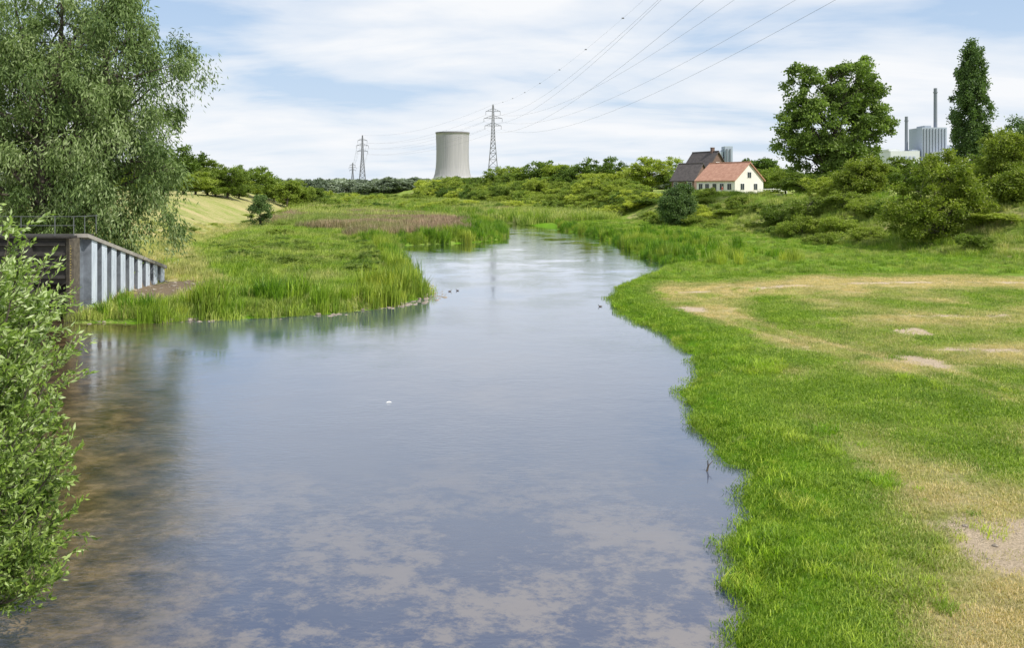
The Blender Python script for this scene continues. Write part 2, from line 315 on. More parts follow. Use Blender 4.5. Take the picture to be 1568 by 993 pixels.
ti=np.where(y>150,.25,np.where(x<0,np.where(b>-3,.5,.14),np.where(a>0,.18,.04)))+.5*(fbm(x*.3,y*.3,51)-.5)*1.6+.1*R.normal(size=len(x))
scatter('wild_grass',np.stack([x,y,z],1),R.rand(len(x))*6.28,(.45+.75*R.rand(len(x)))*np.where(y>150,1.9,np.where((x<0)&(b>0),.5,np.where((x>0)&(a<0),.5,.85)))*(1+y*.003),np.clip(ti,0,1),wildG,4)
def preed(x,y,d):
    p=np.zeros_like(x)
    p=np.where((x>-17.5)&(x<-5)&(y<54)&(y>41)&(d<4.5),np.exp(-((d-1.2)/2.0)**2)*(.08+.92*(vn(x*.6,y*.6,61)>.42)),p)
    p=np.where((x<-17.5)&(x>-22)&(y<46)&(d<2),.8*(vn(x*1.1,y*1.1,63)>.3),p)
    p=np.where((x<-5)&(x>-20)&(y>=54)&(y<92)&(d<1.6),.75,p)
    p=np.where((x<0)&(x>-22)&(y>=92)&(y<150)&(d<6),.8,p)
    p=np.where((x>8)&(y>70)&(y<165)&(d<3.2),.7,p)
    p=np.where((x>10)&(y>66)&(y<120)&(d<11)&(d>=3.2),.12,p)
    return p
x,y,d,z=sample(38000,-23,26,41,165,preed)
sc_=(.45+.65*R.rand(len(x)))*(.4+1.1*vn(x*.55,y*.55,9))*np.where(x<-17.3,.75,1)*np.where((x>8),.75,1)
ti=np.clip(.25+1.5*(vn(x*.35,y*.35,15)-.5)+.15*R.normal(size=len(x)),0,1)
x2,y2,d2,z2=sample(9000,-95,12,150,380,lambda x,y,d:(d<3)*.9)
scatter('river_reeds',np.stack([np.r_[x,x2],np.r_[y,y2],np.r_[z,z2]-.05],1),R.rand(len(x)+len(x2))*6.28,np.r_[sc_,1.1+.8*R.rand(len(x2))],np.r_[ti,R.rand(len(x2))*.5],reedV,4)
x,y,d,z=sample(26000,-60,2,100,250,lambda x,y,d:(d>5)*(dl(x,y)<-2)*(x<0)*(.25+.75*vn(x*.1,y*.1,4))*(x>-.30*y)*(vn(x*.07,y*.05,14)>.22),.3)
scatter('feathery_reed_bed',np.stack([x,y,z],1),R.rand(len(x))*6.28,(.6+.6*R.rand(len(x)))*(.7+.5*vn(x*.15,y*.15,24)),np.clip(.3+2.2*(vn(x*.12,y*.09,6)-.5)+.15*R.normal(size=len(x)),0,1),plumeV,4)
# ------------------------------------------------------------ trees
m_bark=simple('bark',(.085,.07,.055),.95,.4,2,bump=.4)
def ell(env,n,lo=.35):
    w=np.array([e[3]*e[4]*e[5] for e in env])**.8; k=R.choice(len(env),n,p=w/w.sum()); E=np.array(env)[k]
    u=unit(R.normal(size=(n,3))); r=(lo**3+(1-lo**3)*R.rand(n))**(1/3)
    return E[:,:3]+u*r[:,None]*E[:,3:6],u
def grow(mb,env,base,trunk_r,fork_z,ncl,cr,nl,leaf,droop=0,nbr=40,stems=1,spread=.3,top=None,flat=.7,lo=.35,out=.5):
    C,U=ell(env,ncl,lo); base=np.array(base,float)
    top=top or max(e[2]+e[5]*.6 for e in env)
    ST=[]
    for s in range(stems):
        an=6.28*s/max(1,stems)+R.rand(); e=env[s%len(env)]
        b=base+np.array([math.cos(an),math.sin(an),0])*(spread if stems>1 else 0)
        t=np.array([e[0]*.75+R.normal()*.3*min(1,top),e[1]*.75,top if stems==1 else min(top,e[2]+e[5]*.6)])
        if top<2: t[:2]*=.4
        tt=np.linspace(0,1,9)[:,None]; w=np.stack([np.sin(tt[:,0]*5+s)*.02*top,np.cos(tt[:,0]*4+s)*.02*top,0*tt[:,0]],1)*np.sin(tt*3.14)
        P=b+(t-b)*np.concatenate([tt**1.3,tt**1.3,tt],1)+w
        mb.tube(P,trunk_r*(1-tt[:,0]*.88)*(1+.35*np.exp(-tt[:,0]*18)),8,m=0); ST.append(P)
    for i in range(min(nbr,ncl)):
        P=ST[i%len(ST)]; c=C[i]
        hz=np.clip(c[2]-abs(R.normal())*.15*top-np.hypot(c[0],c[1])*.4,fork_z,top*.93); j=np.argmin(abs(P[:,2]-hz)); s0=P[j]
        tt=np.linspace(0,1,6)[:,None]; q=s0+(c-s0)*tt+np.array([0,0,1.])*np.sin(tt*3.14)*.08*np.linalg.norm(c-s0)+R.normal(size=(6,3))*.012*top*np.sin(tt*3.14)
        r0=trunk_r*(.38-.22*j/9)
        mb.tube(q,r0*(1-.85*tt[:,0]),5,m=0,cap=False)
        for _ in range(2):
            k=R.randint(2,5); e=q[k]+unit(R.normal(size=3)+U[i]*.6)*cr*1.3; mb.tube(np.linspace(q[k],e,3),[r0*.3,r0*.2,r0*.06],4,m=0,cap=False)
    szs=cr*(.5+.9*R.rand(ncl)); ct=R.rand(ncl)
    k=np.repeat(np.arange(ncl),nl); n=len(k)
    g=unit(R.normal(size=(n,3)))*(R.rand(n)**.7)[:,None]*szs[k][:,None]*(1+.45*R.rand(n)[:,None]**3); g[:,2]*=flat
    if droop: g[:,2]=g[:,2]*1.6-droop*np.abs(R.rand(n))*szs[k]
    pos=C[k]+g
    dirn=R.normal(size=(n,3))+unit(g)*out+U[k]*.3
    if droop: dirn=dirn*.45+np.array([0,0,-1.])*droop
    ln=leaf[0]*(.6+.8*R.rand(n))
    add_leaves(mb,pos,dirn,ln,leaf[1]*(.7+.6*R.rand(n)),1,np.clip(ct[k]*.55+.45*R.rand(n),0,1))
def tree(name,loc,env,trunk_r,mat_,**k):
    mb=MB(); grow(mb,env,(0,0,-.3),trunk_r,k.pop('fork_z',2),**k)
    return mb.obj(name,[m_bark,mat_],loc=loc)
gz=lambda x,y: float(H(np.array([float(x)]),np.array([float(y)]))[0])
ml_willow=leafmat('willow_leaves',(.05,.095,.030),(.20,.28,.09),transl=.35,third=(.40,.46,.26))
ml_tree=leafmat('tree_leaves',(.085,.14,.03),(.28,.38,.085),transl=.38)
ml_pop=leafmat('poplar_leaves',(.055,.105,.035),(.18,.27,.08),transl=.32)
ml_shrub=leafmat('shrub_leaves',(.09,.14,.015),(.34,.40,.06),transl=.38)
ml_inst=leafmat('hedge_leaves',(.06,.115,.018),(.23,.33,.055),inst=(.38,.44,.07),transl=.38)
ml_far=leafmat('distant_leaves',(.11,.15,.10),(.21,.26,.17),inst=(.27,.32,.23),transl=.2)  # paler, greyer leaves: distance haze painted into the colours
z0=gz(-28,51)
tree('willow_tree',(-28.5,51,z0),[(-1.5,0,9.5,6,5,6.5),(2.5,0,7.5,5.3,5,6),(4.8,-.5,4.0,3.2,3.5,3.8),(0,0,14.5,5,4.5,5),(-4.5,0,13,4,4,5),(4.4,0,12,4.2,4,4),(0,0,3.4,4.5,4,3),(-5,0,6,4,4,5),(2.5,0,16,3,3,3)],.42,ml_willow,
     ncl=440,cr=1.0,nl=290,leaf=(.30,.085),droop=.75,nbr=150,stems=6,spread=1.1,fork_z=2.5,lo=.42)
x0,y0=52,130
tree('broadleaf_tree',(x0,y0,gz(x0,y0)),[(0,0,11.5,7.6,6.5,6.5),(-4.8,0,17.0,3.2,4,4.4),(3.0,0,18.0,4.1,4.5,5.0),(7,0,11.5,3.0,4,3.6),(-6.6,0,10,3,4,4.2),(0,0,6.0,7.2,5,4.2),(5.5,0,15,3,4,4)],.55,ml_tree,
     ncl=420,cr=1.05,nl=140,leaf=(.42,.32),nbr=100,fork_z=3,lo=.42)
x0,y0=85.7,150
tree('poplar_tree',(x0,y0,gz(x0,y0)),[(0,0,8,3.5,3.5,6),(0,0,15,3.4,3.4,8),(0.1,0,21,2.6,2.6,6.5),(.2,0,25.3,1.6,1.6,3.6)],.4,ml_pop,ncl=340,cr=.75,nl=120,leaf=(.38,.28),nbr=80,fork_z=2,lo=.25,flat=1.5)
x0,y0=-38.3,122
tree('young_tree',(x0,y0,gz(x0,y0)),[(0,0,2.6,1.6,1.5,2.3),(0.2,0,4.2,.9,.9,1.4)],.13,ml_pop,ncl=80,cr=.5,nl=110,leaf=(.2,.13),nbr=20,fork_z=.6)
for (px,py,e,mt) in [(41,77.5,[(0,0,4.2,4.0,3.6,3.8),(-2.6,0,2.6,2.6,3,2.6),(2.8,0,3,2.4,3,3),(1,0,6.5,2.6,2.6,2.4)],ml_shrub),(53,84,[(0,0,4,4,3.6,3.8),(3,0,5.5,3,3,3),(-1.5,0,5.4,2.7,2.5,2.8)],ml_shrub),(60,92,[(0,0,5,5,4,5)],ml_pop),
                    (26.3,128,[(0,0,3.2,2.9,2.6,3.2),(1.0,0,5.2,1.9,1.9,1.9)],ml_pop),(68,97,[(0,0,4.5,5,4,4),(-3,0,3,3,3,3)],ml_shrub),(45,104,[(0,0,2.6,3,3,2.6),(1.5,0,3.6,2,2,1.9)],ml_shrub),(49.5,78,[(0,0,1.6,2.4,2,1.6)],ml_shrub)]:
    tree('hawthorn_shrub',(px,py,gz(px,py)-.4),e,.16,mt,ncl=190,cr=.7,nl=150,leaf=(.24,.16),nbr=40,stems=3,spread=.5,fork_z=.8,lo=.45)
# foreground willow bush at the bridge abutment
def fg():
    mb=MB(); cx_,cy_=-9.0,12.0; base=np.array([cx_,cy_,.3]); tips=[]
    for i in range(110):
        a=R.normal()*1.3; zt=.9+6.1*R.rand(); rr=2.1*(.35+.65*R.rand())*(1 if zt<6 else .8); t=np.array([cx_+math.cos(a)*rr,cy_+math.sin(a)*rr*.9,zt])
        tt=np.linspace(0,1,7)[:,None]; P=base+(t-base)*np.concatenate([tt**.8,tt**.8,tt],1)+R.normal(size=(7,3))*.05*np.sin(tt*3.14)
        mb.tube(P,.04*(1-.85*tt[:,0]),5,m=0,cap=False); tips.append(P)
    for i in range(3000):
        P=tips[R.randint(110)]; f=.3+.7*R.rand()**.7; k=f*6; j=int(min(k,5)); s0=P[j]+(P[j+1]-P[j])*(k-j)
        o=s0-np.array([cx_,cy_,s0[2]]); dv=unit(unit(o)*.8+np.array([0,0,.75])+R.normal(size=3)*.5); ln=.3+.5*R.rand(); e_=s0+dv*ln
        lim=-6.25-1.0*vn(np.array([e_[2]*1.0]),np.array([.5]),3)[0]-.25*R.rand()-(.45 if e_[2]>5.4 else 0)
        if e_[0]>lim: continue
        tt=np.linspace(0,1,5)[:,None]; Q=s0+dv*ln*tt+np.array([0,0,.1])*tt**2
        mb.tube(Q,.008*(1-.7*tt[:,0]),3,m=0,cap=False)
        n=22; u=np.linspace(.1,1,n); c=s0+dv*ln*u[:,None]; ld=dv*.8+R.normal(size=(n,3))*.7+np.array([0,0,.15])
        add_leaves(mb,c,ld,.12*(.6+.7*R.rand(n)),.045,1,np.clip(.45*(s0[2]/7)+.8*R.rand(n)-.08,0,1))
    mb.obj('willow_bush',[m_bark,leafmat('willow_bush_leaves',(.08,.14,.035),(.30,.42,.08),transl=.38,third=(.58,.66,.38),rough=.36)])
fg()
def unit_tree(name,mt,kind,leafs):
    mb=MB()
    if kind=='tree':
        env=[(0,0,.55,.38,.38,.38)]+[(R.normal()*.18,R.normal()*.18,.35+.45*R.rand(),.2,.2,.2) for _ in range(5)]
        grow(mb,env,(0,0,-.05),.028,.15,ncl=130,cr=.08,nl=70,leaf=leafs,nbr=30,lo=.4)
    else:
        env=[(0,0,.35,.46,.46,.4)]+[(R.normal()*.25,R.normal()*.25,.25+.35*R.rand(),.24,.24,.24) for _ in range(5)]
        grow(mb,env,(0,0,-.05),.02,.08,ncl=110,cr=.09,nl=65,leaf=leafs,nbr=20,stems=3,spread=.08,lo=.45)
    return mb.obj(name,[m_bark,mt],link=False)
treeV=variants('tree_variants',[unit_tree('tree_variant_%d'%i,ml_inst,'tree',(.038,.028)) for i in range(5)])
shrubV=variants('shrub_variants',[unit_tree('shrub_variant_%d'%i,ml_inst,'shrub',(.045,.032)) for i in range(5)])
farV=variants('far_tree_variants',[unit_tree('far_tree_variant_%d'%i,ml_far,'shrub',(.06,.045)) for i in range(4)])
def row(name,L_,coll,nv):
    P=[];S=[];T=[]
    for (x,y,top,w,t) in L_:
        g_=gz(x,y) if y<900 else 5.5; h=max(1.,top-g_); P.append((x,y,g_-.3)); S.append((w,w,h)); T.append(t)
    return scatter(name,P,R.rand(len(P))*6.28,S,T,coll,nv)
F=1230.; W=lambda px,Yd:(px-784)/F*Yd; ZT=lambda py,Yd:7-(py-288)/F*Yd
def TL(lst): return [(W(p,Yd),Yd,ZT(t,Yd),w/F*Yd*1.2,ti) for (p,t,Yd,w,ti) in lst]
row('dike_tree_row',TL([(765,248,330,56,.2),(798,254,320,50,.5),(828,239,300,64,.1),(856,244,290,58,.4),(882,243,262,66,.1),(912,262,245,50,.5),(938,237,252,58,.1),(965,255,240,48,.5),(998,238,232,70,.4),(1026,258,232,50,.2),(1045,262,215,44,.1),(780,262,300,50,.2),(845,266,260,60,.0),(900,272,230,60,.2),(950,272,225,60,.1),
   (1162,232,200,60,0),(1185,250,190,50,.2),(1204,246,150,46,.2),(1385,236,150,66,.5),(1420,240,135,66,.2),(1350,250,140,56,.1),(1460,243,150,60,.3),(1545,210,120,84,.2),(1515,236,110,54,.4),(1568,220,105,64,.1),(1230,260,125,66,.3),(1330,260,120,66,.2),(1268,266,110,54,.9)]),treeV,5)
row('left_tree_row',TL([(282,218,170,76,.1),(318,241,172,62,.4),(348,254,175,56,.2),(300,260,165,64,.3),(250,228,168,64,.1),(393,252,205,52,.1),(372,268,200,46,.4),(440,271,212,52,.3),(462,278,230,46,.2),(420,276,220,46,.5),(330,274,170,56,.2),(365,278,185,46,.3),(200,240,160,80,.2),(140,245,160,80,.2),(60,240,160,80,.2),(480,284,250,36,.3)]),treeV,5)
Ls=[]
for i in range(850):
    y=72+R.rand()**1.2*340; xf_=np.interp(y,RF[:,0],RF[:,1]); s_=R.rand()*17+1; x=xf_+s_
    if vn(np.array([x*.09]),np.array([y*.05]),2)[0]<.30 and y<200: continue
    if y>120 and y<176 and x>36 and x<64: continue
    if 100<y<165 and s_>9 and R.rand()<.5: continue
    w=(1.2+3.2*R.rand()**1.5)*(1+max(0,(y-120))/170)*(1 if y>120 else .8); Ls.append((x,y,gz(x,y)+w*(.45+.5*R.rand()),w*1.15,R.rand()**1.2))
for (p,t,Yd,w,ti) in [(1275,264,108,52,1.),(1300,281,100,60,.7),(1240,286,104,60,.5),(1195,296,108,50,.3),(1330,288,95,50,.8),(1355,296,92,50,.2),(1285,316,92,50,.4),(1230,314,96,40,.9),(1120,314,125,50,.6),(1160,304,120,40,.2),(1085,318,128,30,.9),(1000,296,160,50,.2),(1540,325,75,70,.6),(1500,345,72,40,.2),(1130,288,150,20,.2),(1180,286,150,34,.4),(1200,330,100,44,.1),(1330,335,85,50,.5),(1260,345,86,36,.8)]:
    x=W(p,Yd); Ls.append((x,Yd,ZT(t,Yd),w/F*Yd*1.2,ti))
row('dike_shrubs',Ls,shrubV,5)
Ls=[]
for i in range(95):
    y=60+R.rand()*32; x=-11-R.rand()*18*(y/75); 
    if river(np.array([x]),np.array([y]))[0]<2: continue
    w=.9+1.5*R.rand(); Ls.append((x,y,gz(x,y)+w*.6,w*1.3,R.rand()*.3))
for i in range(50):
    y=95+R.rand()*160; x=np.interp(y,LF[:,0],LF[:,1])+R.rand()*16-4; w=1.2+1.8*R.rand(); Ls.append((x,y,gz(x,y)+w*.6,w*1.2,R.rand()*.6))
for i in range(340):  # willow scrub along both banks further upstream
    y=190+R.rand()*350; sd_=R.rand()<.5; xc=np.interp(y,[170,205,255,335,435,605],[-14,-30,-50,-78,-128,-208]); x=(xc-2-R.rand()*22) if sd_ else (xc+17+R.rand()*22); w=(2+4.5*R.rand())*(y/300)**.5; Ls.append((x,y,gz(x,y)+w*(.5+.4*R.rand()),w*1.3,R.rand()))
row('bank_herb_bushes',Ls,shrubV,5)
Ls=[]
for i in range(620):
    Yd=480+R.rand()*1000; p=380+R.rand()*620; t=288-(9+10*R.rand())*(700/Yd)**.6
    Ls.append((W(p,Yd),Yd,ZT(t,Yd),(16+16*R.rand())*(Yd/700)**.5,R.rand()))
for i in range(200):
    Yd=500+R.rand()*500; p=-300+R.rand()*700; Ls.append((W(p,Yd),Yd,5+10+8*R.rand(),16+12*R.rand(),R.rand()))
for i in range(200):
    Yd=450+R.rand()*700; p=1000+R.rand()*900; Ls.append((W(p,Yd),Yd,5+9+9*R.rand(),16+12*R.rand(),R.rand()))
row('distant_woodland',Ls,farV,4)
# ------------------------------------------------------------ stones at the waterline
m_stone=simple('river_stone',(.23,.195,.155),.85,.6,3,bump=.4)
def rock(i):
    me=bpy.data.meshes.new('stone_%d'%i); import bmesh
    bm=bmesh.new(); bmesh.ops.create_icosphere(bm,subdivisions=2,radius=.5)
    for v in bm.verts:
        s=1+.5*(float(vn(np.array([v.co.x*2.3+i*7]),np.array([v.co.y*2.3+v.co.z*1.7]),i)[0])-.5); v.co*=s; v.co.z*=.55
    bm.to_mesh(me); bm.free(); me.materials.append(m_stone); return bpy.data.objects.new('stone_%d'%i,me)
stV=variants('stone_variants',[rock(i) for i in range(5)])
n=9000; x=-22.5+18*R.rand(n); y=40+19*R.rand(n); d=river(x,y); k=(d>-.8)&(d<.3)&(R.rand(n)<.08+.92*(vn(x*.8,y*.8,71)>.5)); x,y,d=x[k],y[k],d[k]
x2=-10+7*R.rand(1300); y2=46+12*R.rand(1300); d2=river(x2,y2); k=(d2>-1.1)&(d2<1.0); x=np.r_[x,x2[k]]; y=np.r_[y,y2[k]]
x3=3+5*R.rand(2500); y3=10+35*R.rand(2500); d3=river(x3,y3); k=(d3>-.3)&(d3<.05)&(R.rand(2500)<.3); x=np.r_[x,x3[k]]; y=np.r_[y,y3[k]]
x4=-23+3.0*R.rand(150); y4=43.5+10*R.rand(150); x=np.r_[x,x4]; y=np.r_[y,y4]
x5=6.5+5.5*R.rand(160); y5=10.5+6.5*R.rand(160); k=masks(x5,y5,river(x5,y5))[1]>.5; x=np.r_[x,x5[k]]; y=np.r_[y,y5[k]]
z=np.maximum(H(x,y),-.04); s=(.06+.34*R.rand(len(x))**3.5); s[x>2]*=.3
scatter('riverbank_stones',np.stack([x,y,z+.01],1),R.rand(len(x))*6.28,s,R.rand(len(x)),stV,5)
# ------------------------------------------------------------ sluice structure with sheet-pile wing wall
def piles_mat():
    m,nt,out=mat('painted_sheet_pile'); tc=N(nt,'ShaderNodeTexCoord'); p=N(nt,'ShaderNodeBsdfPrincipled'); mp=N(nt,'ShaderNodeMapping'); L(nt,tc.outputs['Object'],mp.inputs[0]); mp.inputs['Scale'].default_value=(3,3,.35)
    c=ramp(nt,noise(nt,1.2,7,.7,mp.outputs[0]),[(.3,(.30,.34,.40)),(.5,(.52,.58,.66)),(.75,(.64,.69,.74))]); s_=N(nt,'ShaderNodeSeparateXYZ'); L(nt,tc.outputs['Object'],s_.inputs[0])
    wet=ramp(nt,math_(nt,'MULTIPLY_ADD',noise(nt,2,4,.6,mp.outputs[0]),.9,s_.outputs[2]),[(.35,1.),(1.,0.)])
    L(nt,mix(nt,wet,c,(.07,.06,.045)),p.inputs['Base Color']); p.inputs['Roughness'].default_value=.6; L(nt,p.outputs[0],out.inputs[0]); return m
m_steel=piles_mat(); m_rec=simple('pile_recess_shade',(.15,.17,.20),.8,.4,1.5)  # recess material dark: shade between the ribs painted into the colour
m_dark=simple('dark_timber',(.035,.032,.03),.8,.4,3,bump=.3)
m_rust=simple('weathered_post',(.10,.085,.065),.85,.4,4)
m_conc=simple('concrete',(.30,.28,.25),.9,.25,2,bump=.2)
m_rail=simple('dark_railing',(.10,.11,.11),.6,.2)
m_yel=simple('gauge_yellow',(.38,.30,.09),.6,.3)
sl=empty('sluice_gate',(-23.1,42.6,0))
mb=MB(); mb.box(-10,-.52,0,.35,3.0,4.35); mb.box(-10,-.52,.03,.3,1.9,2.98)
for zz in (2.2,2.75,3.4,3.95): mb.box(-10,-.53,-.14,-.002,zz,zz+.16)
for xx in (-2.6,-5.2,-8): mb.box(xx,xx+.3,-.22,1.2,-.6,4.33)
mb.box(-10,-.3,1.7,1.8,-1,4.3); mb.obj('gate_wall',[m_dark],sl)
mb=MB(); mb.box(-10,-.1,-.3,2.0,4.36,4.46); mb.obj('coping',[m_dark],sl)
mb=MB(); mb.box(-.24,.02,-.28,.3,-.8,4.34); mb.box(-.5,-.26,-.1,.2,-.8,4.34); mb.obj('corner_post',[m_rust],sl)
mb=MB()
for i in range(24): mb.box(-.18,-.14 if i%2 else -.11,-.296,-.284,.7+i*.14,.75+i*.14)
mb.obj('water_gauge',[m_yel],sl)
mb=MB()
for xx in (-9,-7,-5,-3,-1.2,-.2): mb.tube([[xx,.1,4.46],[xx,.1,5.5]],.025,6)
for zz in (5.0,5.48): mb.tube([[-9.5,.1,zz],[-.1,.1,zz]],.02,6)
for yy in (1.2,2.4): mb.tube([[-.2,yy,4.46],[-.2,yy,5.5]],.025,6)
mb.tube([[-.2,0,5.48],[-.2,2.6,5.45]],.02,6); mb.obj('railing',[m_rail],sl)
ww=empty('sheet_pile_wall',(-23.05,42.9,0))
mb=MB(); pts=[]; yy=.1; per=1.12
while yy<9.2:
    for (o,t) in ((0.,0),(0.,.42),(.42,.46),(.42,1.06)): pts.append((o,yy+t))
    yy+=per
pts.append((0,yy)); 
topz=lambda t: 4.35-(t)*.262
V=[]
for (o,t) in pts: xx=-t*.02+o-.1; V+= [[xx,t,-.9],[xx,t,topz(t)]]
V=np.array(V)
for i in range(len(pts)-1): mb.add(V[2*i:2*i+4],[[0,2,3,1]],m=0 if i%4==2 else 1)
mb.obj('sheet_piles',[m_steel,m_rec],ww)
mb=MB(); T=yy
V=[]; 
for t in (-.05,T+.1):
    for xx,zz in ((-.3,-.0),(.42,0),(.42,.2),(-.3,.2)): V.append([xx-t*.02,t,topz(t)+zz])
mb.add(V,[[0,1,5,4],[1,2,6,5],[2,3,7,6],[3,0,4,7],[0,3,2,1],[4,5,6,7]]); mb.obj('capping_beam',[m_conc],ww)
# ------------------------------------------------------------ cooling tower
mt,nt,out=mat('cooling_tower_concrete'); tc=N(nt,'ShaderNodeTexCoord'); p=N(nt,'ShaderNodeBsdfPrincipled'); p.inputs['Roughness'].default_value=.9
mp=N(nt,'ShaderNodeMapping'); L(nt,tc.outputs['Object'],mp.inputs[0]); mp.inputs['Scale'].default_value=(.12,.12,.008)
L(nt,ramp(nt,noise(nt,1,5,.6,mp.outputs[0]),[(.3,(.33,.325,.34)),(.7,(.42,.41,.42))]),p.inputs['Base Color']); L(nt,p.outputs[0],out.inputs[0])  # concrete lightened, distance haze painted into its base colour
ct=empty('cooling_tower',(W(693,1600),1600,0))
mb=MB(); mb.lathe([(47,8),(42.5,16),(38.5,25),(35.2,35),(33.3,46),(32.3,60),(32,78),(32.2,95),(32.8,110),(33.2,115),(33.8,115.2),(33.8,117.5),(32.2,117.5),(31.6,110),(31.2,78),(33,40),(45.5,8),(47,8)],72); mb.obj('shell',[mt],ct,smooth=True)
mb=MB()
for i in range(40):
    a=i*2*math.pi/40; b=(i+.5)*2*math.pi/40
    for q in(a,a+2*math.pi/40): mb.tube([[50*math.cos(b),50*math.sin(b),-1],[46.3*math.cos(q),46.3*math.sin(q),8.2]],.6,5)
mb.obj('support_columns',[m_conc],ct)
mb=MB()
for i in range(56):
    a=i*2*math.pi/56; mb.tube([[r*math.cos(a),r*math.sin(a),z] for r,z in [(42.6,16),(38.6,25),(35.3,35),(33.4,46),(32.4,60),(32.1,78),(32.3,95),(32.9,110)]],.18,4)
mb.obj('wind_ribs',[mt],ct)
mb=MB(); mb.lathe([(34.05,115.2),(34.1,117.8)],72); mb.obj('rim_band',[simple('tower_rim',(.19,.18,.185),.9)],ct)
# ------------------------------------------------------------ lattice pylons
m_py=simple('galvanised_steel',(.15,.155,.165),.6,.15,1)
def pylon(loc,h,rotz,arms,hw,th):
    e=empty('electricity_pylon',loc,rotz); mb=MB()
    def half(z): 
        f=z/h; return hw*(1-f/.62*.72) if f<.62 else hw*.28*(1-(f-.62)/.38*.75)
    for sx_ in(-1,1):
        for sy in(-1,1):
            zz=[0,h*.3,h*.62,h*.85,h]; mb.tube([[sx_*half(z),sy*half(z),z] for z in zz],th,4)
    z=0
    while z<h*.97:
        st=max(half(z)*1.7,h*.035); z2=min(h*.98,z+st); a,b=half(z),half(z2)
        for s in(-1,1):
            for (p0,p1) in (((-a,s*a,z),(b,s*b,z2)),((a,s*a,z),(-b,s*b,z2)),((s*a,-a,z),(s*b,b,z2)),((s*a,a,z),(s*b,-b,z2)),((-b,s*b,z2),(b,s*b,z2)),((s*b,-b,z2),(s*b,b,z2))): mb.tube([p0,p1],th*.5,3)
        z=z2
    mb.obj('lattice_mast',[m_py],e)
    mb=MB(); ends=[]
    for (az,aw) in arms:
        b=half(az)
        for s in(-1,1):
            tip=[s*aw,0,az]
            for sy in(-1,1): mb.tube([[s*b,sy*b,az],tip],th*.6,3); mb.tube([[s*b,sy*b,az+1.7],tip],th*.5,3)
            for f in(.33,.66): mb.tube([[s*(b+(aw-b)*f),0,az],[s*(b+(aw-b)*(f-.15)),0,az+1.7*(1-f+.1)]],th*.4,3)
            mb.tube([tip,[s*aw,0,az-2.2]],th*.55,5); ends.append((s*aw,0,az-2.2))
    mb.obj('cross_arms',[m_py],e)
    M=Matrix.Rotation(rotz,3,'Z'); return [tuple(M@Vector(q)+Vector(loc)) for q in ends]+[(loc[0],loc[1],loc[2]+h)]
e1=pylon((W(755,490),490,1.5),56.5,.0,[(43.5,5.0),(48,5.6),(52.3,4.4)],4.2,.20)
e2=pylon((W(555,700),700,3),50,.1,[(36,4.6),(41,5.2),(45.5,4.0)],3.4,.26)
e3=pylon((W(540,1300),1300,4),44,.1,[(32,5),(36,6),(40,4.5)],3.4,.36)
mb=MB(); m_w=simple('conductor',(.16,.16,.18),.5,.1)
def wire(a,b,sag,r,n=40):
    t=np.linspace(0,1,n)[:,None]; P=np.array(a)*(1-t)+np.array(b)*t; P[:,2]-=4*sag*(t*(1-t))[:,0]; mb.tube(P,r,4); return P
wd=[]
for i,q in enumerate(e1):
    dx=[-11,11,-13,13,-8,8,0][i]
    wd.append(wire(q,(52+dx,10,q[2]+2),14 if i<6 else 11,.025 if i<6 else .018,60))
for a,b in zip(e1,e2): wire(a,b,6,.03)
for a,b in zip(e2,e3): wire(a,b,10,.045)
for k in range(6,52,5):
    p_=wd[6][k]; mb.tube([p_+[-.3,0,0],p_+[.3,0,0]],.16,6)
mb.obj('power_lines',[m_w])
# ------------------------------------------------------------ power station
m_ps=simple('power_station_cladding',(.36,.41,.49),.7,.12,.02); m_ps2=simple('power_station_pale',(.62,.64,.66),.7,.08,.02); m_ch=simple('chimney_concrete',(.18,.20,.24),.8,.15,.03)  # pale bluish tints put distance haze into these colours
Yp=1500; ps=empty('power_station',(0,Yp,5))
def bx(mb,p0,p1,t,b,dp=50,m=0,dy=0): mb.box(W(p0,Yp),W(p1,Yp),dy,dy+dp,(ZT(b,Yp)-5),ZT(t,Yp)-5,m=m)
mb=MB(); bx(mb,1412,1450,195,262); bx(mb,1418,1428,192,195,30,dy=5); bx(mb,1452,1463,222,262,40,dy=10); bx(mb,1398,1410,229,262,30,dy=4)
for i in range(8): bx(mb,1414+i*4.6,1415.2+i*4.6,197,258,1,1,-1.2)
mb.obj('boiler_house',[m_ps,m_ch],ps)
mb=MB(); bx(mb,1356,1400,232,262,60,dy=-20); bx(mb,1425,1480,233,262,40,dy=-40); bx(mb,1355,1372,229,232,40,dy=-15); bx(mb,1485,1530,236,262,50)
for i in range(6): bx(mb,1360+i*6,1363+i*6,240,246,1,1,-21.2)
mb.obj('turbine_hall',[m_ps2,m_ps],ps)
for p_,t_,r_ in ((1441,133,3.4),(1396,177,3.1)):
    mb=MB(); hh=ZT(t_,Yp)-5; mb.lathe([(r_*1.25,0),(r_,hh*.4),(r_*.9,hh),(r_*.7,hh),(r_*.7,hh-3)],20,c=(W(p_,Yp),20,0)); mb.lathe([(r_*1.15,hh-9),(r_*1.15,hh-7)],20,c=(W(p_,Yp),20,0)); mb.obj('chimney',[m_ch],ps)
Yp=1200; cv=empty('conveyor_tower',(0,Yp,5)); mb=MB(); bx(mb,1110,1122,224,262,20); bx(mb,1100,1108,232,262,20,dy=3)
a=W(1080,Yp);b=W(1110,Yp); mb.add([[a,5,ZT(250,Yp)-5],[b,5,ZT(232,Yp)-5],[b,5,ZT(227,Yp)-5],[a,5,ZT(246,Yp)-5],[a,10,ZT(250,Yp)-5],[b,10,ZT(232,Yp)-5],[b,10,ZT(227,Yp)-5],[a,10,ZT(246,Yp)-5]],[[0,1,2,3],[4,7,6,5],[3,2,6,7],[0,4,5,1]])
